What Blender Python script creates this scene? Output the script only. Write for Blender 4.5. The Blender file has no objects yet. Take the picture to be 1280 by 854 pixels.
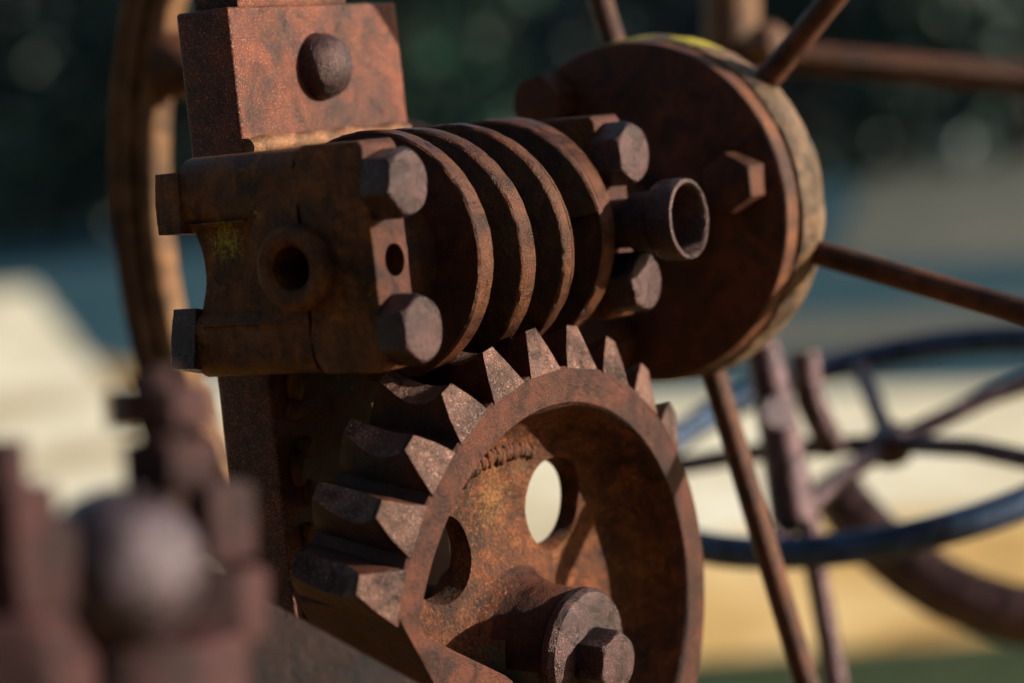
import bpy, bmesh, math, random
from mathutils import Vector, Matrix, noise
R = math.radians
PI = math.pi
random.seed(7)
S = 0.06                                   # metres per build unit (the worm's radius is one unit)
scene = bpy.context.scene
col = scene.collection

# ------------------------------------------------------------------ camera
ROT = Matrix(((0.5432, -0.8334, -0.1018), (0.1268, -0.0384, 0.9912), (-0.8299, -0.5514, 0.0848)))
TR = Vector((-1.0839, 0.6621, -20.308))
FPX = 3219.0
CAM = -(ROT.transposed() @ TR)
cd = bpy.data.cameras.new('camera')
cam = bpy.data.objects.new('camera', cd)
col.objects.link(cam)
cam.matrix_world = Matrix.Translation(CAM * S) @ ROT.transposed().to_4x4()
cd.sensor_width = 36
cd.lens = FPX / 1280 * 36
cd.clip_start = 0.05
cd.clip_end = 600
cd.dof.use_dof = True
cd.dof.focus_distance = 20.35 * S
cd.dof.aperture_fstop = 3.5
cd.dof.aperture_blades = 0
scene.camera = cam

# ------------------------------------------------------------------ light
SUN = Vector((0.62, -1.0, 0.27)).normalized()
EL = math.asin(SUN.z)
AZ = math.atan2(SUN.x, SUN.y)
w = bpy.data.worlds.new('World')
scene.world = w
w.use_nodes = True
nt = w.node_tree
sky = nt.nodes.new('ShaderNodeTexSky')
sky.sky_type = 'NISHITA'
sky.sun_disc = False
sky.sun_elevation = EL
sky.sun_rotation = AZ
nt.links.new(sky.outputs[0], nt.nodes['Background'].inputs[0])
nt.nodes['Background'].inputs[1].default_value = 0.068
sd = bpy.data.lights.new('sun', 'SUN')
sd.energy = 5.0
sd.angle = R(0.5)
sd.color = (1.0, 0.90, 0.76)
sun = bpy.data.objects.new('sun', sd)
col.objects.link(sun)
sun.rotation_euler = SUN.to_track_quat('Z', 'Y').to_euler()
scene.view_settings.view_transform = 'Standard'
scene.view_settings.look = 'None'
scene.view_settings.exposure = 1.3
scene.view_settings.gamma = 1.0
scene.cycles.use_denoising = True
scene.cycles.max_bounces = 6


def at(px, py, depth):
    """point (build units) seen at a photo pixel, a given distance along the view axis"""
    q = Vector(((px - 640) / FPX * depth, -(py - 427) / FPX * depth, -depth))
    return ROT.transposed() @ (q - TR)


GZ = -17.0


def on_ground(px, py, z=GZ):
    d = ROT.transposed() @ Vector(((px - 640) / FPX, -(py - 427) / FPX, -1))
    return CAM + d * ((z - CAM.z) / d.z)


# ------------------------------------------------------------------ materials
def nodes_of(name):
    m = bpy.data.materials.new(name)
    m.use_nodes = True
    return m, m.node_tree.nodes, m.node_tree.links, m.node_tree.nodes['Principled BSDF']


def ramp(N, L, fac, stops, interp='LINEAR'):
    r = N.new('ShaderNodeValToRGB')
    r.color_ramp.interpolation = interp
    while len(r.color_ramp.elements) < len(stops):
        r.color_ramp.elements.new(0.5)
    for e, (p, c) in zip(r.color_ramp.elements, stops):
        e.position = p
        e.color = (*c, 1) if len(c) == 3 else c
    L.new(fac, r.inputs[0])
    return r.outputs[0]


def g(v):
    return (v, v, v)


def noise_n(N, L, vec, scale, detail=5, rough=0.6, dist=0.0):
    n = N.new('ShaderNodeTexNoise')
    n.inputs['Scale'].default_value = scale
    n.inputs['Detail'].default_value = detail
    n.inputs['Roughness'].default_value = rough
    n.inputs['Distortion'].default_value = dist
    L.new(vec, n.inputs['Vector'])
    return n.outputs[0]


def mixc(N, L, a, b, fac, mode='MIX'):
    m = N.new('ShaderNodeMix')
    m.data_type = 'RGBA'
    m.blend_type = mode
    for sock, v in ((m.inputs[0], fac), (m.inputs[6], a), (m.inputs[7], b)):
        if hasattr(v, 'is_linked') or hasattr(v, 'links'):
            L.new(v, sock)
        elif isinstance(v, (int, float)):
            sock.default_value = v
        else:
            sock.default_value = (*v, 1)
    return m.outputs[2]


def math_n(N, L, op, a, b=None, clamp=False):
    m = N.new('ShaderNodeMath')
    m.operation = op
    m.use_clamp = clamp
    for i, v in enumerate((a, b)):
        if v is None:
            continue
        if isinstance(v, (int, float)):
            m.inputs[i].default_value = v
        else:
            L.new(v, m.inputs[i])
    return m.outputs[0]


def pos_units(N, L, mul=1 / S):
    ge = N.new('ShaderNodeNewGeometry')
    v = N.new('ShaderNodeVectorMath')
    v.operation = 'SCALE'
    v.inputs[3].default_value = mul
    L.new(ge.outputs['Position'], v.inputs[0])
    return v.outputs[0]


def rust(name, dark, mid, orange, pale=(0.30, 0.20, 0.15), rough=(0.38, 0.72), bump=1.0, metallic=0.1,
         orange_amt=0.5, pale_amt=0.25, pits=0.5, spots=(), seed=0.0, fine=70, tone=1.0, spec=0.22, cool=False, streak=0.35):
    """corroded iron: dark scale, red oxide, orange bloom, pale specks for rubbed spots and glints, pitted relief"""
    dark, mid, orange, pale = (tuple(x * q * h for x, h in zip(c_, (1.03, 0.80, 0.70) if cool else (1.03, 0.69, 0.43))) for c_, q in ((dark, 0.18 * tone), (mid, 0.33 * tone), (orange, 0.44 * tone), (pale, 0.60 * tone)))
    m, N, L, P = nodes_of(name)
    vec0 = pos_units(N, L)
    off = N.new('ShaderNodeVectorMath')
    off.operation = 'ADD'
    off.inputs[1].default_value = (seed, seed * 1.7, -seed)
    L.new(vec0, off.inputs[0])
    vec = off.outputs[0]
    n1 = noise_n(N, L, vec, 1.7, 6, 0.62, 0.6)
    n2 = noise_n(N, L, vec, 5.5, 8, 0.68, 0.9)
    n3 = noise_n(N, L, vec, fine, 3, 0.7)
    n4 = noise_n(N, L, vec, 19, 6, 0.72, 0.3)
    c = ramp(N, L, n1, [(0.34, dark), (0.50, mid), (0.70, tuple(x * 1.3 for x in mid))])
    f = ramp(N, L, n2, [(0.50 , g(0)), (0.74, g(orange_amt))])
    c = mixc(N, L, c, orange, f)
    f2 = ramp(N, L, n4, [(0.46, g(0)), (0.70, g(1))])
    c = mixc(N, L, c, dark, math_n(N, L, 'MULTIPLY', f2, 0.55))
    sp = ramp(N, L, n3, [(0.57, g(0)), (0.70, g(min(1, pale_amt)))])
    c = mixc(N, L, c, pale, sp)
    v = ramp(N, L, n3, [(0.25, g(0.62)), (0.75, g(1.32))])
    c = mixc(N, L, c, v, 1.0, 'MULTIPLY')
    n6 = noise_n(N, L, vec, 3.4, 7, 0.6, 1.2)
    c = mixc(N, L, c, ramp(N, L, n6, [(0.34, g(0.42)), (0.50, g(1.0)), (0.68, g(1.5))]), 1.0, 'MULTIPLY')
    mp = N.new('ShaderNodeMapping')
    mp.inputs['Scale'].default_value = (9, 9, 1.1)
    L.new(vec, mp.inputs[0])
    n7 = noise_n(N, L, mp.outputs[0], 1.0, 5, 0.6, 0.4)
    c = mixc(N, L, c, dark, math_n(N, L, 'MULTIPLY', ramp(N, L, n7, [(0.50, g(0)), (0.66, g(1))]), streak))
    for (p, rad, colr, thr) in spots:
        d = N.new('ShaderNodeVectorMath')
        d.operation = 'DISTANCE'
        L.new(vec0, d.inputs[0])
        d.inputs[1].default_value = p
        fall = math_n(N, L, 'SUBTRACT', 1.0, math_n(N, L, 'DIVIDE', d.outputs['Value'], rad), True)
        fall = math_n(N, L, 'POWER', fall, 0.6)
        nn = noise_n(N, L, vec0, 26, 9, 0.85, 0.2)
        s = math_n(N, L, 'MULTIPLY', nn, fall)
        s = ramp(N, L, s, [(thr, g(0)), (thr + 0.06, g(1))])
        c = mixc(N, L, c, colr, s)
    L.new(c, P.inputs['Base Color'])
    ro = ramp(N, L, n6, [(0.32, g(rough[0] * 0.85)), (0.68, g(rough[1] * 0.95))])
    L.new(ro, P.inputs['Roughness'])
    P.inputs['Metallic'].default_value = metallic
    P.inputs['Specular IOR Level'].default_value = spec
    # relief
    vor = N.new('ShaderNodeTexVoronoi')
    vor.inputs['Scale'].default_value = 17
    wv = N.new('ShaderNodeVectorMath')
    wv.operation = 'ADD'
    L.new(vec, wv.inputs[0])
    nz = N.new('ShaderNodeTexNoise')
    nz.inputs['Scale'].default_value = 12
    L.new(vec, nz.inputs['Vector'])
    sc = N.new('ShaderNodeVectorMath')
    sc.operation = 'SCALE'
    sc.inputs[3].default_value = 0.08
    L.new(nz.outputs['Color'], sc.inputs[0])
    L.new(sc.outputs[0], wv.inputs[1])
    L.new(wv.outputs[0], vor.inputs['Vector'])
    pit = ramp(N, L, vor.outputs['Distance'], [(0.0, g(0)), (0.35, g(1))])
    prev = None
    for h, dist, st in ((n2, 0.08, 0.55 * bump), (pit, 0.012, 0.45 * pits * bump), (n4, 0.03, 0.7 * bump), (n3, 0.012, 0.5 * bump + 0.5)):
        b = N.new('ShaderNodeBump')
        b.inputs['Strength'].default_value = min(1, st)
        b.inputs['Distance'].default_value = dist * S
        L.new(h, b.inputs['Height'])
        if prev:
            L.new(prev, b.inputs['Normal'])
        prev = b.outputs[0]
    L.new(prev, P.inputs['Normal'])
    return m


MOSS = (0.30, 0.27, 0.02)
m_post = rust('rust_post', (0.18, 0.062, 0.040), (0.28, 0.094, 0.058), (0.36, 0.13, 0.035), (0.75, 0.62, 0.62), (0.32, 0.60), 0.6, 0.1, 0.5, 0.8, 0.3, tone=0.88, streak=0.25)  # pale specks put the glints of the grain into the colour
m_weld = rust('pale_weld', (0.30, 0.19, 0.13), (0.46, 0.32, 0.24), (0.40, 0.2, 0.1), (0.7, 0.55, 0.45), (0.3, 0.55), 0.7, 0.2, 0.2, 0.4, 0.3, seed=1.9, tone=1.1)
m_cast = rust('rust_casting', (0.095, 0.055, 0.026), (0.19, 0.098, 0.040), (0.34, 0.16, 0.030), (0.30, 0.19, 0.13), (0.36, 0.62), 1.1, 0.15, 0.9, 0.2, 0.7, tone=1.7,
              spots=[((-1.0, 0.68, 0.27), 0.62, MOSS, 0.44), ((-1.03, 0.30, 0.45), 0.25, MOSS, 0.47), ((-1.0, 1.05, -0.25), 0.16, MOSS, 0.42)], seed=3.1)
m_gear = rust('rust_gear', (0.125, 0.052, 0.040), (0.215, 0.085, 0.060), (0.26, 0.10, 0.045), (0.34, 0.22, 0.18), (0.42, 0.70), 0.9, 0.1, 0.3, 0.3, 0.5, seed=6.4, tone=0.82)
m_web = rust('rust_gear_web', (0.10, 0.050, 0.030), (0.25, 0.105, 0.048), (0.42, 0.17, 0.045), (0.50, 0.33, 0.17), (0.45, 0.75), 1.7, 0.05, 0.95, 0.6, 1.2, seed=1.4, fine=45, tone=1.1,
             spots=[((0.9, -0.45, -2.1), 1.0, (0.20, 0.098, 0.028), 0.42), ((1.9, -0.45, -2.6), 0.8, (0.22, 0.085, 0.018), 0.42), ((0.35, -0.6, -3.45), 0.9, (0.085, 0.095, 0.065), 0.36), ((1.3, -0.4, -1.9), 0.5, (0.06, 0.05, 0.02), 0.42)])
m_tooth = rust('rubbed_tooth', (0.16, 0.085, 0.065), (0.30, 0.185, 0.155), (0.28, 0.12, 0.06), (0.62, 0.52, 0.46), (0.26, 0.50), 1.2, 0.1, 0.25, 0.9, 0.6, seed=8.8, cool=True, tone=1.15)
m_bolt = rust('rust_bolt', (0.105, 0.050, 0.055), (0.20, 0.105, 0.110), (0.24, 0.10, 0.05), (0.62, 0.50, 0.46), (0.20, 0.44), 0.75, 0.5, 0.25, 0.7, 0.5, seed=4.2, tone=0.62, cool=True, spec=0.5)
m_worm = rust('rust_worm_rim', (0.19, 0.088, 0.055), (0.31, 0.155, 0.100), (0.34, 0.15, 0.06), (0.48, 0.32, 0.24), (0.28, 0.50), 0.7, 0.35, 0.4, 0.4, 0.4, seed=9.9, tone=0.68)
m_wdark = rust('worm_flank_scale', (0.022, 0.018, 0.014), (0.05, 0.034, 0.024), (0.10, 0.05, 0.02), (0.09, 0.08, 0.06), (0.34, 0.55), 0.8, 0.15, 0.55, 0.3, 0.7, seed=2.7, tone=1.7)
m_wbrown = rust('worm_end_face', (0.065, 0.032, 0.018), (0.11, 0.052, 0.026), (0.19, 0.085, 0.022), (0.16, 0.09, 0.06), (0.42, 0.7), 0.8, 0.1, 0.5, 0.2, 0.6, seed=2.2)
m_disc = rust('rust_disc', (0.12, 0.052, 0.030), (0.20, 0.082, 0.042), (0.28, 0.11, 0.03), (0.38, 0.22, 0.15), (0.45, 0.72), 0.8, 0.1, 0.5, 0.2, 0.4, seed=5.5)
m_discrim = rust('rust_disc_rim', (0.24, 0.11, 0.065), (0.36, 0.175, 0.10), (0.38, 0.18, 0.07), (0.45, 0.3, 0.2), (0.45, 0.7), 0.8, 0.1, 0.5, 0.25, 0.4, seed=5.9, tone=0.85)
m_plate = rust('weathered_hub_plate', (0.24, 0.20, 0.16), (0.40, 0.37, 0.33), (0.44, 0.26, 0.12), (0.60, 0.60, 0.60), (0.40, 0.65), 1.5, 0.1, 0.9, 0.4, 0.7,
               spots=[((4.55, 0.15, 1.62), 0.62, (0.42, 0.35, 0.02), 0.33), ((4.6, -0.55, 1.55), 0.55, (0.42, 0.35, 0.02), 0.33)], seed=7.7, tone=1.05)
m_spoke = rust('rust_spoke', (0.12, 0.060, 0.040), (0.22, 0.11, 0.072), (0.28, 0.13, 0.05), (0.35, 0.24, 0.18), (0.35, 0.6), 0.7, 0.2, 0.4, 0.2, 0.4, seed=11.1)
m_rimw = rust('rust_wheel_rim', (0.22, 0.15, 0.08), (0.42, 0.30, 0.19), (0.40, 0.26, 0.09), (0.5, 0.36, 0.22), (0.5, 0.75), 0.6, 0.05, 0.5, 0.2, 0.4, seed=12.0)
m_fore = rust('rust_clamp', (0.12, 0.060, 0.075), (0.24, 0.105, 0.125), (0.26, 0.11, 0.05), (0.38, 0.26, 0.22), (0.45, 0.7), 0.6, 0.0, 0.3, 0.2, 0.3, seed=13.0, tone=0.44, spec=0.15, cool=True)
m_ball = rust('worn_ball', (0.14, 0.12, 0.17), (0.25, 0.22, 0.30), (0.24, 0.13, 0.09), (0.45, 0.38, 0.36), (0.26, 0.40), 0.4, 0.45, 0.2, 0.2, 0.2, seed=14.0, tone=0.85, cool=True, spec=0.5)
m_bar = rust('dark_flat_bar', (0.07, 0.034, 0.032), (0.125, 0.060, 0.055), (0.15, 0.06, 0.035), (0.2, 0.12, 0.1), (0.36, 0.6), 0.6, 0.2, 0.3, 0.15, 0.3, seed=15.0, tone=0.36, spec=0.2)
m_back = rust('rust_background_iron', (0.12, 0.10, 0.14), (0.19, 0.15, 0.19), (0.24, 0.13, 0.08), (0.3, 0.24, 0.26), (0.20, 0.38), 0.3, 0.7, 0.3, 0.2, 0.3, seed=16.0, tone=1.0, cool=True)
m_blue = rust('bluish_iron', (0.03, 0.07, 0.16), (0.06, 0.16, 0.36), (0.16, 0.10, 0.09), (0.15, 0.25, 0.42), (0.25, 0.45), 0.3, 0.3, 0.3, 0.3, 0.3, seed=18.0, cool=True, tone=1.2)  # even bluish tone for the rim of the flat hand wheel
m_dark = rust('dark_bore', (0.012, 0.010, 0.008), (0.03, 0.022, 0.014), (0.06, 0.05, 0.01), (0.05, 0.04, 0.03), (0.6, 0.8), 1.0, 0.0, 0.3, 0.1, 1.0, seed=17.0)  # near-black tone for the shaft end down in the bore


# ------------------------------------------------------------------ object helpers
def tag(o, label=None, cat=None, group=None, kind=None):
    if label: o['label'] = label
    if cat: o['category'] = cat
    if group: o['group'] = group
    if kind: o['kind'] = kind
    return o


def thing(name, loc, label, cat, group=None):
    o = bpy.data.objects.new(name, None)
    col.objects.link(o)
    o.location = Vector(loc) * S
    o.empty_display_size = 0.02
    return tag(o, label, cat, group)


def base_of(p):
    v = Vector((0, 0, 0))
    while p is not None:
        v = v + p.location
        p = p.parent
    return v


def finish(name, bm, mats, parent=None, bevel=0.0, seg=2, mat4=None, angle=38, sharp=42):
    """scale a build-unit bmesh to metres, place it under its parent, link it as ONE mesh object"""
    if mat4 is not None:
        bm.transform(mat4)
    bmesh.ops.recalc_face_normals(bm, faces=bm.faces)
    if bevel > 0:
        es = [e for e in bm.edges if len(e.link_faces) == 2 and e.calc_face_angle(0) > R(angle)]
        if es:
            bmesh.ops.bevel(bm, geom=es, offset=bevel, segments=seg, profile=0.6, affect='EDGES', clamp_overlap=True)
    org = base_of(parent)
    bm.transform(Matrix.Translation(-org) @ Matrix.Scale(S, 4))
    me = bpy.data.meshes.new(name)
    bm.to_mesh(me)
    bm.free()
    for p in me.polygons:
        p.use_smooth = True
    me.set_sharp_from_angle(angle=R(sharp))
    if not isinstance(mats, (list, tuple)):
        mats = [mats]
    for m in mats:
        me.materials.append(m)
    o = bpy.data.objects.new(name, me)
    col.objects.link(o)
    if parent is not None:
        o.parent = parent
    return o


def cut(o, bms, mat4=None, op='DIFFERENCE'):
    """boolean with temporary cutters given in build units; the cutters are removed again"""
    org = base_of(o.parent)
    tmp = []
    for bm in bms:
        if mat4 is not None:
            bm.transform(mat4)
        bmesh.ops.recalc_face_normals(bm, faces=bm.faces)
        bm.transform(Matrix.Translation(-org) @ Matrix.Scale(S, 4))
        me = bpy.data.meshes.new('cutter')
        bm.to_mesh(me)
        bm.free()
        c = bpy.data.objects.new('cutter', me)
        col.objects.link(c)
        c.parent = o.parent
        md = o.modifiers.new('b', 'BOOLEAN')
        md.operation = op
        md.solver = 'EXACT'
        md.object = c
        md.use_self = True
        tmp.append(c)
    dg = bpy.context.evaluated_depsgraph_get()
    dg.update()
    me = bpy.data.meshes.new_from_object(o.evaluated_get(dg))
    o.modifiers.clear()
    old = o.data
    o.data = me
    bpy.data.meshes.remove(old)
    for c in tmp:
        d = c.data
        bpy.data.objects.remove(c)
        bpy.data.meshes.remove(d)
    me.set_sharp_from_angle(angle=R(40))


def axis_mat(p, d):
    """frame whose Z runs along d, placed at p"""
    d = Vector(d).normalized()
    return Matrix.Translation(Vector(p)) @ d.to_track_quat('Z', 'Y').to_matrix().to_4x4()


def lathe(bm, prof, p=(0, 0, 0), d=(0, 0, 1), n=48, closed=False):
    """prof: (height along d, radius); open ends on the axis are capped"""
    M = axis_mat(p, d)
    rings = []
    for h, r in prof:
        if r < 1e-6:
            rings.append([bm.verts.new(M @ Vector((0, 0, h)))])
        else:
            rings.append([bm.verts.new(M @ Vector((r * math.cos(2 * PI * k / n), r * math.sin(2 * PI * k / n), h))) for k in range(n)])
    pairs = list(zip(rings[:-1], rings[1:]))
    if closed:
        pairs.append((rings[-1], rings[0]))
    for a, b in pairs:
        for k in range(n):
            k2 = (k + 1) % n
            if len(a) == 1 and len(b) == 1:
                continue
            if len(a) == 1:
                bm.faces.new((a[0], b[k2], b[k]))
            elif len(b) == 1:
                bm.faces.new((a[k], a[k2], b[0]))
            else:
                bm.faces.new((a[k], a[k2], b[k2], b[k]))
    if not closed:
        for rg in (rings[0], rings[-1]):
            if len(rg) > 1:
                bm.faces.new(rg)
    return rings


def prism(bm, pts, fn):
    """pts: list of (a,b); fn(a,b,side) -> Vector for side 0/1"""
    A = [bm.verts.new(fn(a, b, 0)) for a, b in pts]
    B = [bm.verts.new(fn(a, b, 1)) for a, b in pts]
    n = len(pts)
    bm.faces.new(A)
    bm.faces.new(B)
    for k in range(n):
        bm.faces.new((A[k], A[(k + 1) % n], B[(k + 1) % n], B[k]))


def prism_x(bm, pts, x0, x1):
    prism(bm, pts, lambda a, b, s: Vector((x1 if s else x0, a, b)))


def prism_y(bm, pts, y0, y1):
    prism(bm, pts, lambda a, b, s: Vector((a, y1 if s else y0, b)))


def box(bm, x0, x1, y0, y1, z0, z1):
    prism_x(bm, [(y0, z0), (y1, z0), (y1, z1), (y0, z1)], x0, x1)


def rrect(cx_, cz_, hx, hz, r, n=6):
    out = []
    for qx, qz, a0 in ((1, 1, 0), (-1, 1, 90), (-1, -1, 180), (1, -1, 270)):
        for k in range(n + 1):
            a = R(a0 + 90 * k / n)
            out.append((cx_ + qx * (hx - r) + r * math.cos(a), cz_ + qz * (hz - r) + r * math.sin(a)))
    return out


def tube(bm, pts, r, n=16, r2=None):
    """round bar along a polyline"""
    pts = [Vector(p) for p in pts]
    rings = []
    up = None
    for i, p in enumerate(pts):
        t = (pts[min(i + 1, len(pts) - 1)] - pts[max(i - 1, 0)]).normalized()
        if up is None:
            up = t.orthogonal().normalized()
        up = (up - t * up.dot(t)).normalized()
        sd_ = t.cross(up)
        rr = r if r2 is None else r + (r2 - r) * i / (len(pts) - 1)
        rings.append([bm.verts.new(p + up * rr * math.cos(2 * PI * k / n) + sd_ * rr * math.sin(2 * PI * k / n)) for k in range(n)])
    for a, b in zip(rings[:-1], rings[1:]):
        for k in range(n):
            bm.faces.new((a[k], a[(k + 1) % n], b[(k + 1) % n], b[k]))
    bm.faces.new(rings[0])
    bm.faces.new(rings[-1])


def hexnut(bm, p, d, r, h, turn=0.0, sides=6, ch=0.16, crown=0.0):
    """nut or bolt head: a prism whose outer corners are turned down to a round chamfer"""
    M = axis_mat(p, d)
    n = sides * 8

    def rad(a, flat):
        k = (a - turn) % (2 * PI / sides) - PI / sides
        return flat / math.cos(k)
    flat = r * math.cos(PI / sides)
    levels = []
    full = 1 / math.cos(PI / sides)
    for hh, cap in ((0, 1e9), (h - ch * r, 1e9), (h - ch * r * .4, flat * (1 + (full - 1) * .45)), (h, flat * 0.99)):
        ring = []
        for k in range(n):
            a = turn + 2 * PI * k / n
            q = min(rad(a, flat), cap)
            ring.append(bm.verts.new(M @ Vector((q * math.cos(a), q * math.sin(a), hh))))
        levels.append(ring)
    for a, b in zip(levels[:-1], levels[1:]):
        for k in range(n):
            bm.faces.new((a[k], a[(k + 1) % n], b[(k + 1) % n], b[k]))
    bm.faces.new(levels[0])
    if crown > 0:
        c = bm.verts.new(M @ Vector((0, 0, h + crown)))
        for k in range(n):
            bm.faces.new((levels[-1][k], levels[-1][(k + 1) % n], c))
    else:
        bm.faces.new(levels[-1])


def rough_up(bm, amp, scale=3.0, seed=0.0):
    for v in bm.verts:
        q = v.co * scale + Vector((seed, seed, seed))
        v.co += noise.noise_vector(q) * amp


def subdiv(bm, n=1):
    bmesh.ops.subdivide_edges(bm, edges=bm.edges, cuts=n, use_grid_fill=True)


# ------------------------------------------------------------------ the setting: ground
def mat_ground(name, c1, c2, c3, scale, rough=0.9, bump=0.3):
    m, N, L, P = nodes_of(name)
    vec = pos_units(N, L, 1.0)
    a = noise_n(N, L, vec, scale, 8, 0.65, 0.5)
    b = noise_n(N, L, vec, scale * 14, 5, 0.7)
    c = ramp(N, L, a, [(0.36, c1), (0.50, c2), (0.64, c3)])
    v = ramp(N, L, b, [(0.3, g(0.7)), (0.7, g(1.25))])
    c = mixc(N, L, c, v, 1.0, 'MULTIPLY')
    L.new(c, P.inputs['Base Color'])
    P.inputs['Roughness'].default_value = rough
    P.inputs['Specular IOR Level'].default_value = 0.12
    bm_ = N.new('ShaderNodeBump')
    bm_.inputs['Strength'].default_value = bump
    bm_.inputs['Distance'].default_value = 0.02
    L.new(b, bm_.inputs['Height'])
    L.new(bm_.outputs[0], P.inputs['Normal'])
    return m


m_earth = mat_ground('dry_earth', (0.22, 0.13, 0.045), (0.30, 0.18, 0.06), (0.38, 0.24, 0.09), 0.35)
m_asphalt = mat_ground('asphalt', (0.006, 0.034, 0.050), (0.012, 0.050, 0.066), (0.024, 0.062, 0.074), 0.4, 0.8)
m_sand = mat_ground('pale_sand', (0.40, 0.30, 0.17), (0.74, 0.65, 0.45), (0.85, 0.78, 0.60), 1.1)
m_straw = mat_ground('dry_straw_ground', (0.32, 0.17, 0.045), (0.62, 0.38, 0.13), (0.80, 0.56, 0.26), 1.6)
m_turf = mat_ground('turf', (0.016, 0.028, 0.010), (0.03, 0.045, 0.016), (0.05, 0.06, 0.022), 1.2)
m_grit = mat_ground('grey_grit', (0.06, 0.065, 0.05), (0.09, 0.09, 0.07), (0.14, 0.13, 0.10), 0.5)


def sheet(name, pts, z, mat, kind='structure'):
    bm = bmesh.new()
    bm.faces.new([bm.verts.new(Vector((p[0], p[1], z))) for p in pts])
    o = finish(name, bm, mat)
    o['kind'] = kind
    return o


sheet('ground', [(-3000, -3000), (6000, -3000), (6000, 6000), (-3000, 6000)], GZ, m_earth)
DL = 0.004 / S


def patch(name, px, k, mat):
    pts = [on_ground(x, y) for x, y in px]
    return sheet(name, pts, GZ + DL * k, mat)


patch('road', [(-900, 445), (60, 440), (400, 500), (800, 515), (1080, 510), (2200, 460), (2600, 120), (1280, 128), (640, 196), (0, 268), (-900, 355)], 1, m_asphalt)
patch('gravel_verge', [(1040, 330), (1300, 325), (2000, 280), (2000, 150), (1280, 190), (1090, 205)], 2, m_grit)
patch('gravel_strip', [(700, 410), (1080, 395), (1300, 378), (1300, 430), (1060, 440), (700, 450)], 3, m_grit)
patch('sand_path', [(-1500, 1100), (-900, 385), (0, 362), (40, 360), (165, 520), (300, 470), (700, 505), (900, 496), (1280, 484), (2200, 440), (2600, 900)], 2, m_sand)
patch('straw_field', [(820, 700), (1000, 652), (1280, 640), (2000, 600), (2600, 1000), (700, 1400)], 3, m_straw)
patch('turf_strip', [(860, 836), (1000, 826), (1280, 806), (2000, 770), (2400, 1300), (500, 1500), (500, 900)], 4, m_turf)


# ------------------------------------------------------------------ the setting: trees at the far side of the road
def mat_leaf(name, c1, c2):
    m, N, L, P = nodes_of(name)
    vec = pos_units(N, L, 1.0)
    a = noise_n(N, L, vec, 1.3, 4, 0.6)
    L.new(ramp(N, L, a, [(0.35, c1), (0.65, c2)]), P.inputs['Base Color'])
    P.inputs['Roughness'].default_value = 0.55
    return m


m_leafs = [mat_leaf('leaf_deep', (0.0005, 0.013, 0.009), (0.002, 0.034, 0.022)), mat_leaf('leaf_mid', (0.002, 0.030, 0.018), (0.007, 0.072, 0.040)),
           mat_leaf('leaf_blue', (0.0005, 0.009, 0.014), (0.001, 0.024, 0.034))]
m_bark = mat_ground('bark', (0.03, 0.022, 0.015), (0.05, 0.036, 0.024), (0.08, 0.055, 0.036), 6)


def tree(px, dist_m, h, wd, mat, label, seed):
    rnd = random.Random(seed)
    d = ROT.transposed() @ Vector(((px - 640) / FPX, 0, -1))
    d.z = 0
    d.normalize()
    b = Vector((CAM.x, CAM.y, GZ)) + d * (dist_m / S)
    t = thing('tree', b, label, 'tree', 'trees beyond the road')
    U = 1 / S
    bm = bmesh.new()
    tube(bm, [b, b + Vector((0.1, 0, h * .3)) * U, b + Vector((0, 0.15, h * .75)) * U], 0.16 * U, 10, 0.05 * U)
    for k in range(5):
        a = rnd.uniform(0, 2 * PI)
        z0 = rnd.uniform(.25, .6) * h
        tube(bm, [b + Vector((0, 0, z0)) * U, b + Vector((math.cos(a) * wd * .3, math.sin(a) * wd * .3, z0 + .16 * h)) * U], 0.06 * U, 7, 0.02 * U)
    finish('trunk', bm, m_bark, t)
    bm = bmesh.new()
    clumps = []
    for k in range(46):
        a = rnd.uniform(0, 2 * PI)
        zz = rnd.uniform(0.02, 1)
        rr = wd * 0.5 * math.sqrt(max(0.05, 1 - (zz * 1.0 - 0.35) ** 2 * 1.6)) * math.sqrt(rnd.random())
        clumps.append((Vector((rr * math.cos(a), rr * math.sin(a), zz * h)), rnd.uniform(.35, .85)))
    for c, cr in clumps:
        for k in range(75):
            v = Vector((rnd.gauss(0, 1), rnd.gauss(0, 1), rnd.gauss(0, 1))).normalized() * cr * rnd.uniform(.6, 1.05)
            p = (c + v)
            p.z = max(p.z, 0.05)
            p = b + p * U
            q = Vector((rnd.gauss(0, 1), rnd.gauss(0, 1), rnd.gauss(0, 1))).normalized()
            e1 = q.orthogonal().normalized() * 0.13 * U
            e2 = q.cross(e1).normalized() * 0.09 * U
            bm.faces.new([bm.verts.new(p + e1), bm.verts.new(p + e2), bm.verts.new(p - e1), bm.verts.new(p - e2)])
    org = base_of(t)
    bm.transform(Matrix.Translation(-org) @ Matrix.Scale(S, 4))
    me = bpy.data.meshes.new('crown')
    bm.to_mesh(me)
    bm.free()
    me.materials.append(mat)
    o = bpy.data.objects.new('crown', me)
    col.objects.link(o)
    o.parent = t


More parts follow.
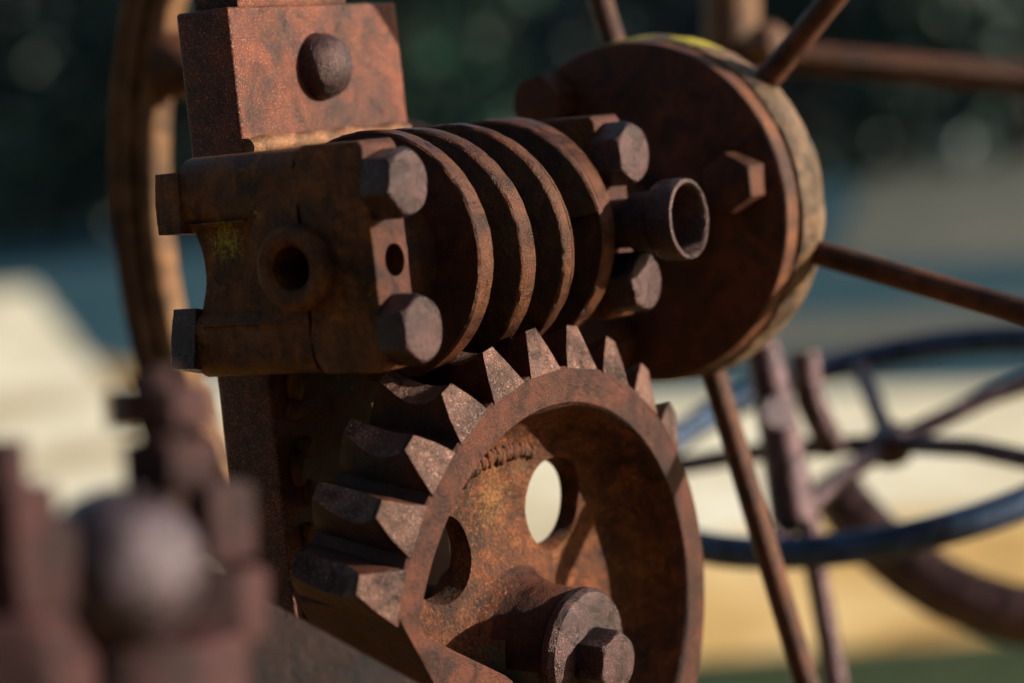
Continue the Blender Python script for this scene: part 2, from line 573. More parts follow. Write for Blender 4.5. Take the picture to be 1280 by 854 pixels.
TR_ = [(-60, 40, 5.5, 5, 0, 'dark green tree at the left end of the far row'),
       (70, 44, 6.0, 5, 2, 'bluish dark tree behind the left edge of the iron wheel rim'),
       (250, 41, 5.5, 5, 0, 'deep green tree behind the top of the square post'),
       (420, 45, 6.0, 5.5, 1, 'mid green tree seen over the worm threads'),
       (560, 39, 5.0, 4.6, 1, 'lighter green tree between the post and the round hub'),
       (700, 45, 6.0, 5, 0, 'deep green tree behind the upper edge of the round hub'),
       (860, 36, 5.5, 5, 2, 'bluish dark tree behind the upright tan pipe'),
       (1010, 34, 6.0, 5.5, 2, 'bluish dark tree seen past the slanting upper spoke'),
       (1150, 31, 5.0, 4.8, 0, 'deep green tree above the rusty cross pipe'),
       (1310, 33, 5.5, 5, 2, 'bluish dark tree at the right end of the far row')]
for i, (px, dm, h, wd, mi, lab) in enumerate(TR_):
    tree(px, dm, h, wd, m_leafs[mi], lab, 40 + i)


def hedge():
    rnd = random.Random(5)
    bm = bmesh.new()
    U = 1 / S
    for k in range(26000):
        px = rnd.uniform(-500, 1800)
        d = ROT.transposed() @ Vector(((px - 640) / FPX, 0, -1))
        d.z = 0
        d.normalize()
        dist = 50 + rnd.uniform(0, 4)
        p = Vector((CAM.x, CAM.y, GZ)) + d * (dist * U)
        p.z += rnd.uniform(0, 1) ** 0.9 * (5.6 + 0.8 * math.sin(px * .013)) * U
        q = Vector((rnd.gauss(0, 1), rnd.gauss(0, 1), rnd.gauss(0, 1))).normalized()
        e1 = q.orthogonal().normalized() * 0.26 * U
        e2 = q.cross(e1).normalized() * 0.2 * U
        bm.faces.new([bm.verts.new(p + e1), bm.verts.new(p + e2), bm.verts.new(p - e1), bm.verts.new(p - e2)])
    o = finish('woodland', bm, m_leafs[0])
    tag(o, 'dark mass of woodland behind the row of trees', 'woodland', kind='stuff')


hedge()


def belt():
    """unseen trees added behind the camera to shade the iron from the open sky"""
    rnd = random.Random(9)
    bm = bmesh.new()
    U = 1 / S
    for k in range(24000):
        a = R(rnd.uniform(100, 252))
        d = rnd.uniform(10, 12.5) * U
        z = rnd.uniform(0, 4.6) * U
        p = Vector((d * math.cos(a), d * math.sin(a), GZ + z))
        q = Vector((rnd.gauss(0, 1), rnd.gauss(0, 1), rnd.gauss(0, 1))).normalized()
        e1 = q.orthogonal().normalized() * 0.26 * U
        e2 = q.cross(e1).normalized() * 0.2 * U
        bm.faces.new([bm.verts.new(p + e1), bm.verts.new(p + e2), bm.verts.new(p - e1), bm.verts.new(p - e2)])
    o = finish('woodland', bm, m_leafs[1])
    tag(o, 'unseen belt of trees added behind the camera to block sky light', 'woodland', kind='stuff')


belt()

# ------------------------------------------------------------------ square post
t = thing('iron_post', (0.9, 1.25, GZ), 'square rusty iron post with one domed rivet, standing behind the bearing', 'post')
bm = bmesh.new()
box(bm, -0.24, 2.06, 1.0, 1.55, GZ, 2.09)
finish('post_body', bm, m_post, t, bevel=0.035, seg=3)
bm = bmesh.new()
box(bm, -0.06, 1.4, 1.04, 1.5, 2.08, 3.2)
finish('top_block', bm, m_post, t, bevel=0.03)
bm = bmesh.new()
prof = [(0, 0.285)] + [(0.26 * math.sin(a), 0.28 * math.cos(a) ** 0.85) for a in [R(x) for x in range(6, 85, 6)]] + [(0.26, 0)]
lathe(bm, prof, (0.88, 1.0, 1.57), (0, -1, 0), 40)
finish('rivet', bm, m_bolt, t)
bm = bmesh.new()                                   # weld along the foot of the exposed face, on top of the bearing
prev = None
for k in range(60):
    x = -0.22 + 2.2 * k / 59
    zz = 0.965 + 0.012 * noise.noise(Vector((x * 3, 0, 0)))
    ring = [bm.verts.new(Vector((x, 1.0 - 0.10 * math.cos(a), zz + (0.085 + 0.02 * noise.noise(Vector((x * 4, a, 3)))) * math.sin(a)))) for a in [R(q) for q in range(0, 360, 30)]]
    if prev:
        for j in range(12):
            bm.faces.new((prev[j], prev[(j + 1) % 12], ring[(j + 1) % 12], ring[j]))
    else:
        bm.faces.new(ring)
    prev = ring
bm.faces.new(prev)
finish('weld_seam', bm, m_weld, t)
bm = bmesh.new()                                   # blobs of old weld running down the shaded face beside the edge
for k in range(9):
    z = -1.0 - 0.23 * k
    bmesh.ops.create_icosphere(bm, subdivisions=2, radius=0.09, matrix=Matrix.Translation((0.05 + 0.06 * math.sin(k * 3.7), 0.98, z + 0.05 * math.sin(k * 2.2))) @ Matrix.Diagonal((1.2 + .3 * math.sin(k), .6, 1.3 + .5 * math.cos(k * 2), 1)))
finish('weld_blobs', bm, m_cast, t)


# ------------------------------------------------------------------ bearing blocks
def bearing(x0, label, rear=False):
    th = 0.43
    x1 = x0 + th
    xc = (x0 + x1) / 2
    t = thing('bearing_block', (xc, 0, -0.8), label, 'bearing', 'split bearings of the worm shaft')
    # back half: two bolt barrels, a necked web and a raised pad round the bore
    bm = bmesh.new()
    up = rrect(xc, 0.625, th / 2, 0.30, 0.19)
    prism_y(bm, up, -0.085, 1.04)
    lo = rrect(xc, -0.53, th / 2, 0.265, 0.16)
    prism_y(bm, lo, -0.085, 1.06)
    ol = [(-0.085, -0.6), (-0.085, 0.7), (1.02, 0.7)]
    for k in range(15):
        a = k / 14
        ol.append((1.025 - 0.105 * math.sin(PI * a) ** 1.3, 0.46 - 0.80 * a))
    ol.append((1.02, -0.6))
    prism_x(bm, ol, x0 + 0.07, x1 - 0.03)
    pad = [(-0.085, -0.42), (-0.085, 0.52), (0.22, 0.50), (0.34, 0.40), (0.40, 0.26), (0.37, 0.05), (0.33, -0.15), (0.34, -0.32), (0.40, -0.42)]
    prism_x(bm, pad, x0 - 0.004, x1 - 0.05)
    box(bm, x0 - 0.012, x0 + 0.05, 0.0, 0.98, -0.385, -0.365)      # parting line left by the mould
    box(bm, x0 - 0.010, x0 + 0.05, 0.42, 0.99, 0.405, 0.42)
    h = finish('housing', bm, m_cast, t, bevel=0.03, seg=3)
    # cap half
    bm = bmesh.new()
    c = [(-0.115, -0.78), (-0.115, -0.40), (-0.10, 0.44), (-0.055, 0.50), (-0.055, 0.70), (-0.10, 0.925)]
    c = [(-0.115, -0.70), (-0.075, -0.52), (-0.105, -0.38), (-0.105, 0.46), (-0.055, 0.52), (-0.055, 0.72), (-0.11, 0.80), (-0.11, 0.90), (-0.20, 0.935), (-0.72, 0.93), (-0.76, 0.88), (-0.77, -0.74), (-0.70, -0.80), (-0.18, -0.79)]
    prism_x(bm, c, x0 - 0.002, x1)
    cp = finish('cap', bm, [m_cast, m_gear], t, bevel=0.028, seg=3)
    k1 = bmesh.new()
    lathe(k1, [(-0.2, 0.165), (0.62, 0.165)], (x0, -0.05, 0.03), (1, 0, 0), 40)
    cut(h, [k1])
    k1 = bmesh.new()
    lathe(k1, [(-0.2, 0.165), (0.62, 0.165)], (x0, -0.05, 0.03), (1, 0, 0), 40)
    k2 = bmesh.new()
    lathe(k2, [(-0.3, 0.125), (0.35, 0.125)], (xc + 0.03, -0.7, 0.02), (0, 1, 0), 32)
    cut(cp, [k1, k2])
    # the machined face on the bolt side is rubbed redder than the casting
    for p in cp.data.polygons:
        if p.normal.y < -0.75:
            p.material_index = 1
    bm = bmesh.new()
    lathe(bm, [(0.0, 0.165), (0.0, 0.335), (0.06, 0.34), (0.115, 0.315), (0.135, 0.28), (0.13, 0.215), (0.10, 0.172)], (x0, -0.05, 0.03), (-1, 0, 0), 56, closed=True)
    rough_up(bm, 0.006, 6)
    finish('boss_ring', bm, m_cast, t)
    bm = bmesh.new()
    lathe(bm, [(0, 0), (0, 0.16), (0.1, 0.16), (0.1, 0)], (x0 + 0.28, -0.05, 0.03), (1, 0, 0), 32)
    finish('shaft_end', bm, m_dark, t)
    for zc, tn, tb in ((0.59, 0.25, PI / 4 + 0.08), (-0.50, 0.52, PI / 4 + 0.22)):
        if rear:
            tn += 0.3
        bm = bmesh.new()
        hexnut(bm, (xc - 0.06, -0.765, zc), (0, -1, 0), 0.275, 0.27, tn, 6, 0.22, 0.006)
        finish('nut', bm, m_bolt, t, bevel=0.012, angle=25)
        bm = bmesh.new()
        lathe(bm, [(0, 0), (0, 0.13), (1.74, 0.13), (1.74, 0)], (xc, -0.74, zc), (0, 1, 0), 20)
        hexnut(bm, (xc, 1.035, zc - 0.02), (0, 1, 0), 0.335, 0.25, tb, 4, 0.06, 0.0)
        finish('bolt', bm, m_bolt if zc < 0 else m_cast, t, bevel=0.012, angle=25)
    return t


bearing(-1.03, 'split bearing block at the near end of the worm, with open bore facing left')
tb = bearing(2.27, 'split bearing block between the worm and the round hub, carrying an open grease cup', True)
bm = bmesh.new()
lathe(bm, [(0.30, 0.0), (0.30, 0.25), (0.79, 0.285), (0.812, 0.305), (0.805, 0.335), (0.77, 0.348), (0.60, 0.345), (0.55, 0.32), (0.50, 0.24), (0.44, 0.215), (0.0, 0.21), (0.0, 0.0)], (2.41, -0.70, 0.0), (0, -1, 0), 56)
finish('grease_cup', bm, m_bolt, tb, sharp=50)

# ------------------------------------------------------------------ worm
t = thing('worm_screw', (1.03, 0, -1.0), 'rusty worm screw with dark flanks meshing on top of the gear', 'worm screw')
bm = bmesh.new()
lathe(bm, [(-0.75, 0), (-0.75, 0.15), (-0.62, 0.15), (-0.62, 0.40), (-0.45, 0.50), (-0.1, 0.56), (-0.02, 0.60), (2.12, 0.58), (2.16, 0.40), (4.2, 0.40), (4.2, 0)], (0, 0, 0), (1, 0, 0), 64)
finish('shaft', bm, m_wbrown, t)


def flange(x0, x1, r, face, name='flange'):
    bm = bmesh.new()
    e = 0.018
    lathe(bm, [(x0, 0.2), (x0 - 0.0, 0.62), (x0, r - e), (x0 + e, r), (x1 - e, r), (x1, r - e), (x1 + 0.05, 0.62), (x1, 0.2)], (0, 0, 0), (1, 0, 0), 128)
    rough_up(bm, 0.007, 11, x0)
    o = finish(name, bm, [face, m_worm], t)
    for p in o.data.polygons:
        cc = p.center
        rr = math.hypot(cc.y, cc.z - 1.0 * S) / S
        if rr > r - e * .8:
            p.material_index = 1
    return o


flange(0.0, 0.205, 1.0, m_wbrown)
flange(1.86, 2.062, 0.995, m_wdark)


def thread():
    bm = bmesh.new()
    n = 128
    pitch = 0.62
    prev = None
    tot = int(n * 3)
    for k in range(int(n * .17), int(n * 2.99)):
        ph = 2 * PI * k / n
        x = 0.10 + pitch * k / n
        turn_ = k / n
        split = min(1, max(0, (turn_ - 1.72) / 0.06)) * min(1, max(0, (2.6 - turn_) / 0.06))
        y, z = -math.cos(ph), -math.sin(ph)
        hw = 0.095
        d = 0.13 * split
        st = 0.022 * split
        prof = [(-0.17, 0.56), (-hw - 0.01, 0.96), (-hw + 0.015, 0.985), (0.0, 0.99), (0.010, 0.99), (0.018, 0.99 - d), (0.048, 0.99 - d), (0.056, 0.99 - st), (hw - 0.015, 0.99 - st), (hw + 0.005, 0.965 - st), (0.19, 0.56)]
        ring = [bm.verts.new(Vector((x + a, y * r, z * r))) for a, r in prof]
        if prev:
            for j in range(len(prof) - 1):
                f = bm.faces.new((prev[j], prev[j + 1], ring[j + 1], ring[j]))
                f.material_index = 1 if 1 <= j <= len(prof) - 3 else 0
            f = bm.faces.new((prev[-1], prev[0], ring[0], ring[-1]))
        else:
            bm.faces.new(ring)
        prev = ring
    bm.faces.new(prev)
    rough_up(bm, 0.007, 10, 3)
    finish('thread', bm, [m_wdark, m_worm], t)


thread()

# ------------------------------------------------------------------ gear (its own slightly drooping frame)
al, ga = R(4.86), R(-2.87)
GM = Matrix.Rotation(al, 4, 'X') @ Matrix.Rotation(ga, 4, 'Z')
GC = Vector((1.0345, 0, -3.1987))
YG = -0.976
GMAT = GM @ Matrix.Translation(GC)
t = thing('worm_gear', GM @ (GC + Vector((0, 0, -0.8))), 'rusty toothed gear with two round holes in its web, under the worm', 'gear')


def garc(r, a):
    return (r * math.cos(R(a)), r * math.sin(R(a)))


bm = bmesh.new()
Y = YG
prof = [(Y - 0.14, 0.0), (Y - 0.14, 0.485), (Y - 0.11, 0.505), (Y + 0.20, 0.52), (Y + 0.34, 0.56), (Y + 0.46, 0.64), (Y + 0.54, 0.78), (Y + 0.58, 1.0),
        (Y + 0.58, 1.42), (Y + 0.56, 1.55), (Y + 0.50, 1.67), (Y + 0.36, 1.79), (Y + 0.14, 1.88), (Y + 0.03, 1.92), (Y + 0.0, 1.945), (Y, 2.21), (Y + 0.022, 2.235), (Y + 0.96, 2.235), (Y + 0.98, 2.2), (Y + 0.98, 1.9),
        (Y + 0.74, 1.6), (Y + 0.73, 0.7), (Y + 1.0, 0.55), (Y + 1.0, 0)]
lathe(bm, prof, (0, 0, 0), (0, 1, 0), 144)
for v in bm.verts:                                  # the hub sits a little low in the casting
    rr_ = math.hypot(v.co.x, v.co.z)
    if rr_ < 1.0 and v.co.y < Y + 0.6:
        v.co.z -= 0.08 * min(1, (1.0 - rr_) / 0.35)
    if 0.5 < rr_ < 1.9 and v.co.y > Y + 0.1:
        v.co += noise.noise_vector(v.co * 2.2) * 0.018
body = finish('gear_body', bm, [m_gear, m_web], t, mat4=GMAT)
keep = bmesh.new()
prism_y(keep, [(-2.125, 0.66), (-1.715, 0.04), (-1.25, -0.62), (-0.5, -0.8), (0.5, -0.8), (1.9, -1.4), (4, -1.4), (4, 4), (-4, 4), (-4, 0.66)], -3, 3)
cut(body, [keep], GMAT, 'INTERSECT')
ks = []
for a, rr, q in ((52.5, 1.20, 0.40), (137, 1.12, 0.37)):
    k1 = bmesh.new()
    cx_, cz_ = garc(rr, a)
    lathe(k1, [(-2, q * 1.0), (YG + 0.55, q * 1.0), (YG + 0.68, q * 0.9), (2, q * 0.9)], (cx_, 0, cz_), (0, 1, 0), 40)
    ks.append(k1)
cut(body, ks, GMAT)
# chord bar that closes the toothed sector low on the left
bm = bmesh.new()
bar = [(-2.118, 0.655), (-1.712, 0.04), (-1.25, -0.62), (-0.5, -0.8), (-0.36, -0.42), (-0.785, -0.113), (-1.40, 0.215), (-1.76, 0.41), (-1.83, 0.475), (-1.845, 0.56), (-1.80, 0.68), (-2.1, 0.80)]
prism_y(bm, bar, YG + 0.003, YG + 0.97)
finish('chord_bar', bm, m_gear, t, bevel=0.02, mat4=GMAT)
# web colour belongs to the rough cast web and hub fillet, the turned rim is redder
inv = (Matrix.Scale(S, 4) @ GMAT).inverted()
org = base_of(t)
for p in body.data.polygons:
    q = inv @ (p.center + org)
    p.material_index = 1 if (0.53 < math.hypot(q.x, q.z) < 1.93 and YG + 0.015 < q.y < YG + 0.8) else 0
YB = YG + 0.98


def tooth(ac):
    """one tooth: stations along y, each a trapezoid from root to (throated) tip, twisted by the lead angle"""
    bm = bmesh.new()
    rows = []
    st = [(YG + 0.0, 0.0), (YG + 0.075, 0.5), (YG + 0.150, 1.0)]
    y0, y1 = YG + 0.150, YB - 0.17
    for k in range(1, 9):
        st.append((y0 + (y1 - y0) * k / 8, 1.0))
    st += [(YB - 0.08, 0.5), (YB, 0.0)]
    mid = (y0 + y1) / 2
    for y, f in st:
        dip = 0.115 * (1 - min(1, ((y - mid) / ((y1 - y0) / 2)) ** 2)) if f == 1.0 else 0
        rt = 2.225 + (2.565 - 2.225) * f - dip
        yy = (y - (YG + 0.15))
        tw = -3.1 * yy
        hb = 5.5
        ht = hb + (1.6 - hb) * (rt - 2.225) / 0.34
        pts = [garc(2.20, ac + tw + hb + 0.2), garc(2.20 + (rt - 2.2) * .5, ac + tw + hb + (ht - hb) * .38), garc(rt, ac + tw + ht), garc(rt, ac + tw - ht), garc(2.20 + (rt - 2.2) * .5, ac + tw - hb - (ht - hb) * .38), garc(2.20, ac + tw - hb - 0.2)]
        rows.append([bm.verts.new(Vector((a, y, b))) for a, b in pts])
    for ri, (a, b) in enumerate(zip(rows[:-1], rows[1:])):
        for j in range(5):
            f = bm.faces.new((a[j], a[j + 1], b[j + 1], b[j]))
            f.material_index = 1 if j == 2 else 0
        bm.faces.new((a[5], a[0], b[0], b[5]))
    bm.faces.new(rows[0])
    bm.faces.new(rows[-1])
    for f in bm.faces:
        f.material_index = 0
    bm.normal_update()
    finish_tooth(bm)


def finish_tooth(bm):
    rough_up(bm, 0.012, 4, 1)
    o = finish('tooth', bm, [m_gear, m_tooth], t, bevel=0.008, mat4=GMAT, angle=25, sharp=30)
    axis = GM @ Vector((0, -1, 0))
    c0 = GMAT @ Vector((0, 0, 0))
    for p in o.data.polygons:
        q = inv @ (p.center + org)
        n = GM.inverted().to_3x3() @ p.normal
        rad = Vector((q.x, 0, q.z)).normalized()
        if (n.y < -0.3 and n.dot(rad) > 0.1) or n.dot(rad) > 0.9:
            p.material_index = 1


for k in range(-4, 6):
    tooth(92.4 + 13.3 * k if 92.4 + 13.3 * k < 160 else 158.9)
# beads of cast scale at the top edge of the web
bm = bmesh.new()
rnd = random.Random(3)
for k in range(26):
    a = 74 + k * 2.1 + rnd.uniform(-.4, .4)
    rr = 1.50 + rnd.uniform(-.02, .02) - 0.0008 * k
    cx_, cz_ = garc(rr, a)
    q = 0.045 * rnd.uniform(.8, 1.25)
    bmesh.ops.create_icosphere(bm, subdivisions=2, radius=q, matrix=Matrix.Translation((cx_, YG + 0.55, cz_)) @ Matrix.Rotation(R(-a), 4, 'Y') @ Matrix.Diagonal((1.5, .9, .85, 1)))
finish('casting_beads', bm, m_web, t, mat4=GMAT)
bm = bmesh.new()
lathe(bm, [(0.135, 0.0), (0.135, 0.50), (0.16, 0.53), (0.22, 0.53), (0.27, 0.50), (0.30, 0.44), (0.305, 0)], (0, YG, -0.08), (0, -1, 0), 64)
finish('collar', bm, m_bolt, t, mat4=GMAT, sharp=30)
bm = bmesh.new()
hexnut(bm, (-0.02, YG - 0.305, -0.12), (0, -1, 0), 0.265, 0.26, 0.35, 6, 0.18, 0.008)
finish('axle_nut', bm, m_bolt, t, mat4=GMAT, bevel=0.01, angle=25)
bm = bmesh.new()
lathe(bm, [(0.9, 0.0), (0.9, 0.3), (2.6, 0.3), (2.6, 0)], (0, YG, 0), (0, 1, 0), 32)
finish('axle', bm, m_wbrown, t, mat4=GMAT)

# ------------------------------------------------------------------ handwheel: hub plates, bolts, spokes, far rim
t = thing('spoked_wheel', (4.6, 0, -6.9), 'large spoked iron wheel with a thick round two-plate hub, right of the worm', 'wheel')
bm = bmesh.new()
lathe(bm, [(4.06, 0), (4.06, 1.53), (4.09, 1.565), (4.27, 1.575), (4.30, 1.55), (4.30, 0)], (0, 0, 0), (1, 0, 0), 128)
o = finish('hub_plate', bm, [m_disc, m_discrim], t)
for p in o.data.polygons:
    if abs(p.normal.x) < 0.6:
        p.material_index = 1
bm = bmesh.new()
rings = lathe(bm, [(4.29, 0), (4.29, 1.54), (4.315, 1.54), (4.33, 1.59), (4.42, 1.61), (4.55, 1.62), (4.68, 1.615), (4.80, 1.58), (4.86, 1.52), (4.88, 1.40), (4.88, 0)], (0, 0, 0), (1, 0, 0), 160)
rough_up(bm, 0.022, 2.6, 4)
rough_up(bm, 0.010, 9, 2)
finish('hub_back_plate', bm, m_plate, t, sharp=60)
for (y, z, tn) in ((-1.17, 0.22, PI / 6), (0.74, 1.10, 0.2), (0.35, -1.2, 0.1)):
    bm = bmesh.new()
    hexnut(bm, (4.06, y, z), (-1, 0, 0), 0.27, 0.33, tn, 6, 0.08, 0.0)
    finish('bolt', bm, m_disc, t, bevel=0.012, angle=25)
ANG = [42.7, 104.0, 162.0, 222.0, -78.0, -18.4]
for a in ANG:
    dy, dz = -math.cos(R(a)), math.sin(R(a))
    bm = bmesh.new()
    xs = 4.62
    pts = [(xs + 0.16 * (q / 6.3), dy * q, dz * q) for q in (1.4, 1.7, 3.0, 4.5, 6.25)]
    tube(bm, pts, 0.118, 20)
    sp = finish('spoke', bm, m_spoke, t)
    bm = bmesh.new()
    lathe(bm, [(-0.1, 0), (-0.1, 0.14), (0.10, 0.24), (0.28, 0.34), (0.50, 0.36), (0.50, 0)], (4.76, dy * 5.75, dz * 5.75), (0.04, dy, dz), 24)
    finish('spoke_boss', bm, m_spoke, sp)
bm = bmesh.new()
RP = [(4.62, 6.28), (4.60, 6.32), (4.60, 6.42), (4.68, 6.46), (4.68, 6.56), (4.58, 6.60), (4.58, 6.68), (4.66, 6.71), (4.66, 6.76), (4.58, 6.79), (4.58, 6.85), (4.62, 6.88), (4.90, 6.88), (4.94, 6.84), (4.94, 6.30), (4.90, 6.26), (4.66, 6.26)]
prev = None
for k in range(91):
    a = R(92 + 178 * k / 90)  # far half alone is built, so no rim shadow falls on the gear
    ring = [bm.verts.new(Vector((x, -r * math.cos(a), r * math.sin(a)))) for x, r in RP]
    if prev:
        for j in range(len(RP)):
            bm.faces.new((prev[j], prev[(j + 1) % len(RP)], ring[(j + 1) % len(RP)], ring[j]))
    else:
        bm.faces.new(ring)
    prev = ring
bm.faces.new(prev)
finish('far_half_rim', bm, m_rimw, t)

# ------------------------------------------------------------------ blurred foreground: flat bar and ball clamp
t_bar = None
bm = bmesh.new()
A, B_ = at(284, 722, 18.3), at(700, 950, 18.6)
C_, D_ = at(720, 1250, 18.2), at(-260, 1250, 17.4)
E_ = at(-260, 800, 17.2)
F_ = at(200, 722, 18.0)
nrm = (B_ - A).cross(C_ - A).normalized()
if nrm.dot(CAM - A) < 0:
    nrm.negate()
P4 = [A, B_, C_, D_, E_, F_]
P4 = [p - nrm * nrm.dot(p - A) for p in P4]
va = [bm.verts.new(p) for p in P4]
vb = [bm.verts.new(p - nrm * 0.30) for p in P4]
bm.faces.new(va)
bm.faces.new(vb)
for k in range(6):
    bm.faces.new((va[k], va[(k + 1) % 6], vb[(k + 1) % 6], vb[k]))
o = finish('bracket_plate', bm, m_bar, None, bevel=0.03, seg=3)
tag(o, 'dark purplish iron plate sloping down in front of the gear teeth', 'plate')

t = thing('ball_clamp', at(150, 900, 13.4), 'blurred rusty clamp with a shiny ball and bolts, nearest the camera at lower left', 'clamp')
Rt = Vector(ROT[0])
Up = Vector((0, 0, 1))
upv = (Up - Rt * 0.0).normalized()
D0 = 13.4


def fpt(px, py, d=D0):
    return at(px, py, d)


K = FPX / D0                                        # pixels per unit at that distance
axis_up = (Vector(ROT[1]) + Rt * (-0.06)).normalized()
bm = bmesh.new()
hexnut(bm, fpt(200, 534), axis_up, 0.28, 0.22, 0.4, 6, 0.14)
lathe(bm, [(0, 0), (0, 0.11), (0.75, 0.10), (0.75, 0)], fpt(205, 640), axis_up, 20)
finish('bolt', bm, m_fore, t, bevel=0.01)
bm = bmesh.new()
hexnut(bm, fpt(214, 604), axis_up, 0.275, 0.23, 0.1, 6, 0.16)
finish('nut', bm, m_fore, t, bevel=0.01)


def fbox(name, px0, px1, py0, py1, d0, d1, mat, bev=0.06):
    bm = bmesh.new()
    vs = []
    fr = Vector(ROT[2])
    c = fpt((px0 + px1) / 2, (py0 + py1) / 2, (d0 + d1) / 2)
    hw, hh, hd = (px1 - px0) / K / 2, (py1 - py0) / K / 2, (d1 - d0) / 2
    side = axis_up.cross(fr).normalized()
    yaw = Matrix.Rotation(R(-38), 3, axis_up)
    sx, sf = yaw @ side, yaw @ fr
    M = Matrix((sx, axis_up, sf)).transposed().to_4x4()
    M.translation = c
    bmesh.ops.create_cube(bm, size=1, matrix=M @ Matrix.Diagonal((hw * 1.55, hh * 2, hd * 2, 1)))
    return finish(name, bm, mat, t, bevel=bev, seg=4)


def fboss(name, px, r, h, mat):
    bm = bmesh.new()
    lathe(bm, [(0, 0), (0, r * .8), (-0.04, r * .97), (-0.12, r), (-h * .45, r * 1.02), (-h * .5, r * 1.12), (-h, r * 1.15), (-h, 0)], px, axis_up, 36)
    rough_up(bm, 0.03, 4, px.x)
    return finish(name, bm, mat, t)


for px_, py_, dd, rr_, hh_, tn_ in ((252, 700, 13.9, 0.31, 0.42, 0.3), (256, 800, 13.9, 0.36, 0.38, 0.7), (20, 760, 12.9, 0.36, 0.42, 0.2), (15, 880, 12.9, 0.42, 0.46, 0.6)):
    bm = bmesh.new()
    hexnut(bm, fpt(px_, py_, dd), axis_up, rr_, hh_, tn_, 6, 0.16)
    rough_up(bm, 0.02, 3, px_)
    finish('nut', bm, m_fore, t, bevel=0.02)
fboss('clamp_base', fpt(165, 790, 13.6), 0.60, 1.6, m_fore)
bm = bmesh.new()
bmesh.ops.create_uvsphere(bm, u_segments=48, v_segments=24, radius=0.43, matrix=Matrix.Translation(fpt(150, 712, 13.2)))
finish('ball', bm, m_ball, t)
bm = bmesh.new()
hexnut(bm, fpt(10, 672, 12.8), axis_up, 0.27, 0.26, 0.3, 6, 0.16)
lathe(bm, [(0, 0), (0, 0.12), (0.48, 0.12), (0.50, 0)], fpt(10, 672, 12.8), axis_up, 20)
finish('bolt', bm, m_fore, t, bevel=0.01)
bm = bmesh.new()
tube(bm, [at(90, 1000, 13.3), (at(90, 1000, 13.3) + Vector((0, 0, -14)))], 0.3, 20)
finish('clamp_stem', bm, m_fore, t)

# ------------------------------------------------------------------ blurred background ironwork
DB = 31.0
KB = FPX / DB
hub_c = at(1112, 548, DB)
_c, _s = math.cos(R(15.5)), math.sin(R(15.5))
e1 = Vector(ROT[0]) * _c + Vector(ROT[1]) * _s
n_up = (Vector(ROT[1]) * _c - Vector(ROT[0]) * _s) * 0.960 + Vector(ROT[2]) * 0.28
e2 = n_up.cross(e1)
t = thing('hand_wheel', hub_c, 'blurred bluish rusty hand wheel lying almost flat, behind the slanting lower spoke', 'wheel')
bm = bmesh.new()
nR = 72
RB = 3.15
rings = []
for k in range(nR):
    a = 2 * PI * k / nR
    dr = e1 * math.cos(a) + e2 * math.sin(a)
    c = hub_c + dr * RB
    rings.append([bm.verts.new(c + dr * 0.19 * math.cos(b) + n_up * 0.19 * math.sin(b)) for b in [2 * PI * j / 14 for j in range(14)]])
for k in range(nR):
    a, b = rings[k], rings[(k + 1) % nR]
    for j in range(14):
        bm.faces.new((a[j], a[(j + 1) % 14], b[(j + 1) % 14], b[j]))
finish('rim', bm, m_blue, t)
for k in range(5):
    a = R(14 + 72 * k)
    dr = e1 * math.cos(a) + e2 * math.sin(a)
    bm = bmesh.new()
    tube(bm, [hub_c + dr * 0.2 - n_up * 0.05, hub_c + dr * 1.4 + n_up * 0.06, hub_c + dr * RB], 0.12, 12)
    finish('spoke', bm, m_back, t)
bm = bmesh.new()
lathe(bm, [(-0.3, 0), (-0.3, 0.2), (0.05, 0.26), (0.12, 0.2), (0.14, 0)], hub_c, n_up, 28)
finish('hub', bm, m_back, t)

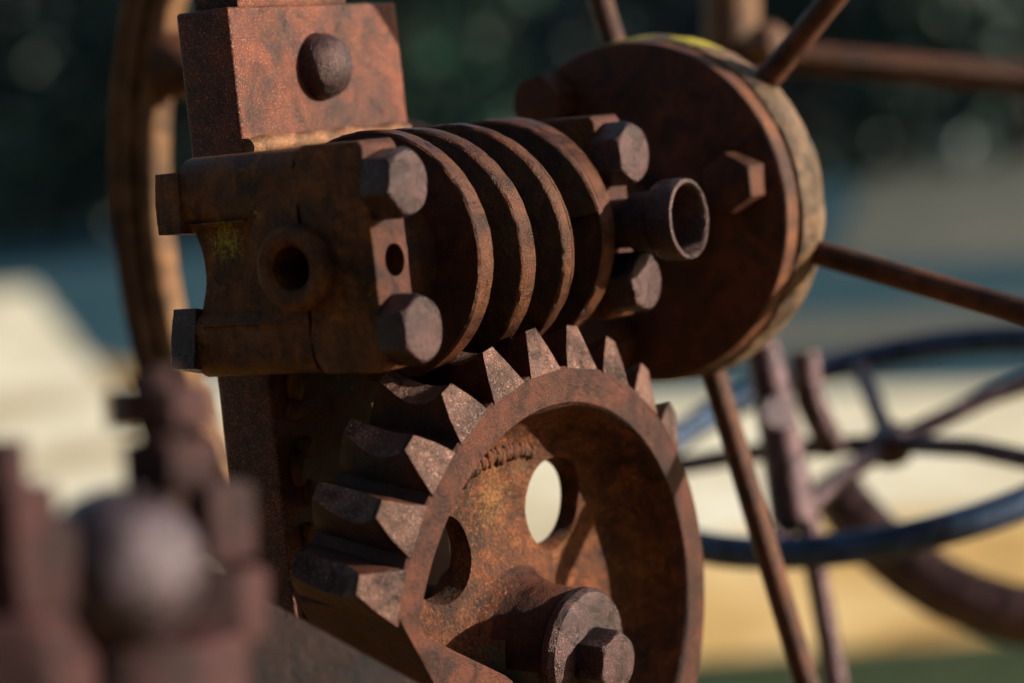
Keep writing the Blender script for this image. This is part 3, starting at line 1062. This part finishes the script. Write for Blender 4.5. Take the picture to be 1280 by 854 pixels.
t = thing('linkage_rod', at(1048, 900, 29), 'blurred rusty linkage rod with a pinned clevis, rising behind the lower spoke', 'linkage')
bm = bmesh.new()
tube(bm, [at(1000, 600, 29), at(1050, 880, 29), at(1085, 1100, 29), at(1085, 1100, 29) + Vector((0, 0, -10))], 0.13, 16)
finish('rod', bm, m_back, t)
bm = bmesh.new()
tube(bm, [at(952, 430, 29), at(975, 540, 29), at(992, 650, 29)], 0.20, 16, 0.27)
finish('clevis', bm, m_back, t)
bm = bmesh.new()
hexnut(bm, at(966, 515, 28.72), Vector(ROT[2]) + Rt * .3, 0.20, 0.16, 0.2)
finish('clevis_pin', bm, m_ball, t)
bm = bmesh.new()
tube(bm, [at(1005, 440, 29.6), at(1012, 500, 29.6), at(1040, 560, 30)], 0.17, 16)
finish('link_arm', bm, m_back, t)

bm = bmesh.new()
pts = []
cx0, cy0, rr0 = 1345, 405, 372
for k in range(15):
    a = R(148 - 7.5 * k)
    pts.append(at(cx0 + rr0 * math.cos(a) * 0.98, cy0 + rr0 * math.sin(a), 34))
for i, p in enumerate(pts):
    pass
prev = None
fwd = Vector(ROT[2])
for i, p in enumerate(pts):
    tt = (pts[min(i + 1, 14)] - pts[max(i - 1, 0)]).normalized()
    sdv = tt.cross(fwd).normalized()
    dpt = (fwd * 0.8 + Vector((0, 0, 0.6))).normalized()
    ring = [bm.verts.new(p + sdv * a + dpt * b) for a, b in ((0.28, 0.3), (0.28, -0.3), (-0.28, -0.3), (-0.28, 0.3))]
    if prev:
        for j in range(4):
            bm.faces.new((prev[j], prev[(j + 1) % 4], ring[(j + 1) % 4], ring[j]))
    else:
        bm.faces.new(ring)
    prev = ring
bm.faces.new(prev)
o = finish('curved_bar', bm, m_back, None, bevel=0.04)
tag(o, 'blurred curved flat iron bar sweeping down to the lower right corner', 'bar')

t = thing('frame_pipe', at(920, 230, 33), 'blurred upright tan frame pipe with a flange, behind the round hub', 'pipe')
bm = bmesh.new()
tube(bm, [at(912, -200, 33), at(915, 50, 33), at(920, 230, 33)], 0.36, 24)
finish('upright', bm, m_rimw, t)
bm = bmesh.new()
bmesh.ops.create_uvsphere(bm, u_segments=24, v_segments=14, radius=0.27, matrix=Matrix.Translation(at(958, 55, 32.4)))
finish('highlight_ball', bm, m_weld, t)  # pale ball added to stand in for an out-of-focus highlight
bm = bmesh.new()
tube(bm, [at(925, 66, 32.6), at(1100, 82, 32.6), at(1420, 112, 32.6)], 0.20, 20)
o = finish('cross_pipe', bm, m_spoke, None)
tag(o, 'blurred rusty cross pipe running right from behind the round hub', 'pipe')
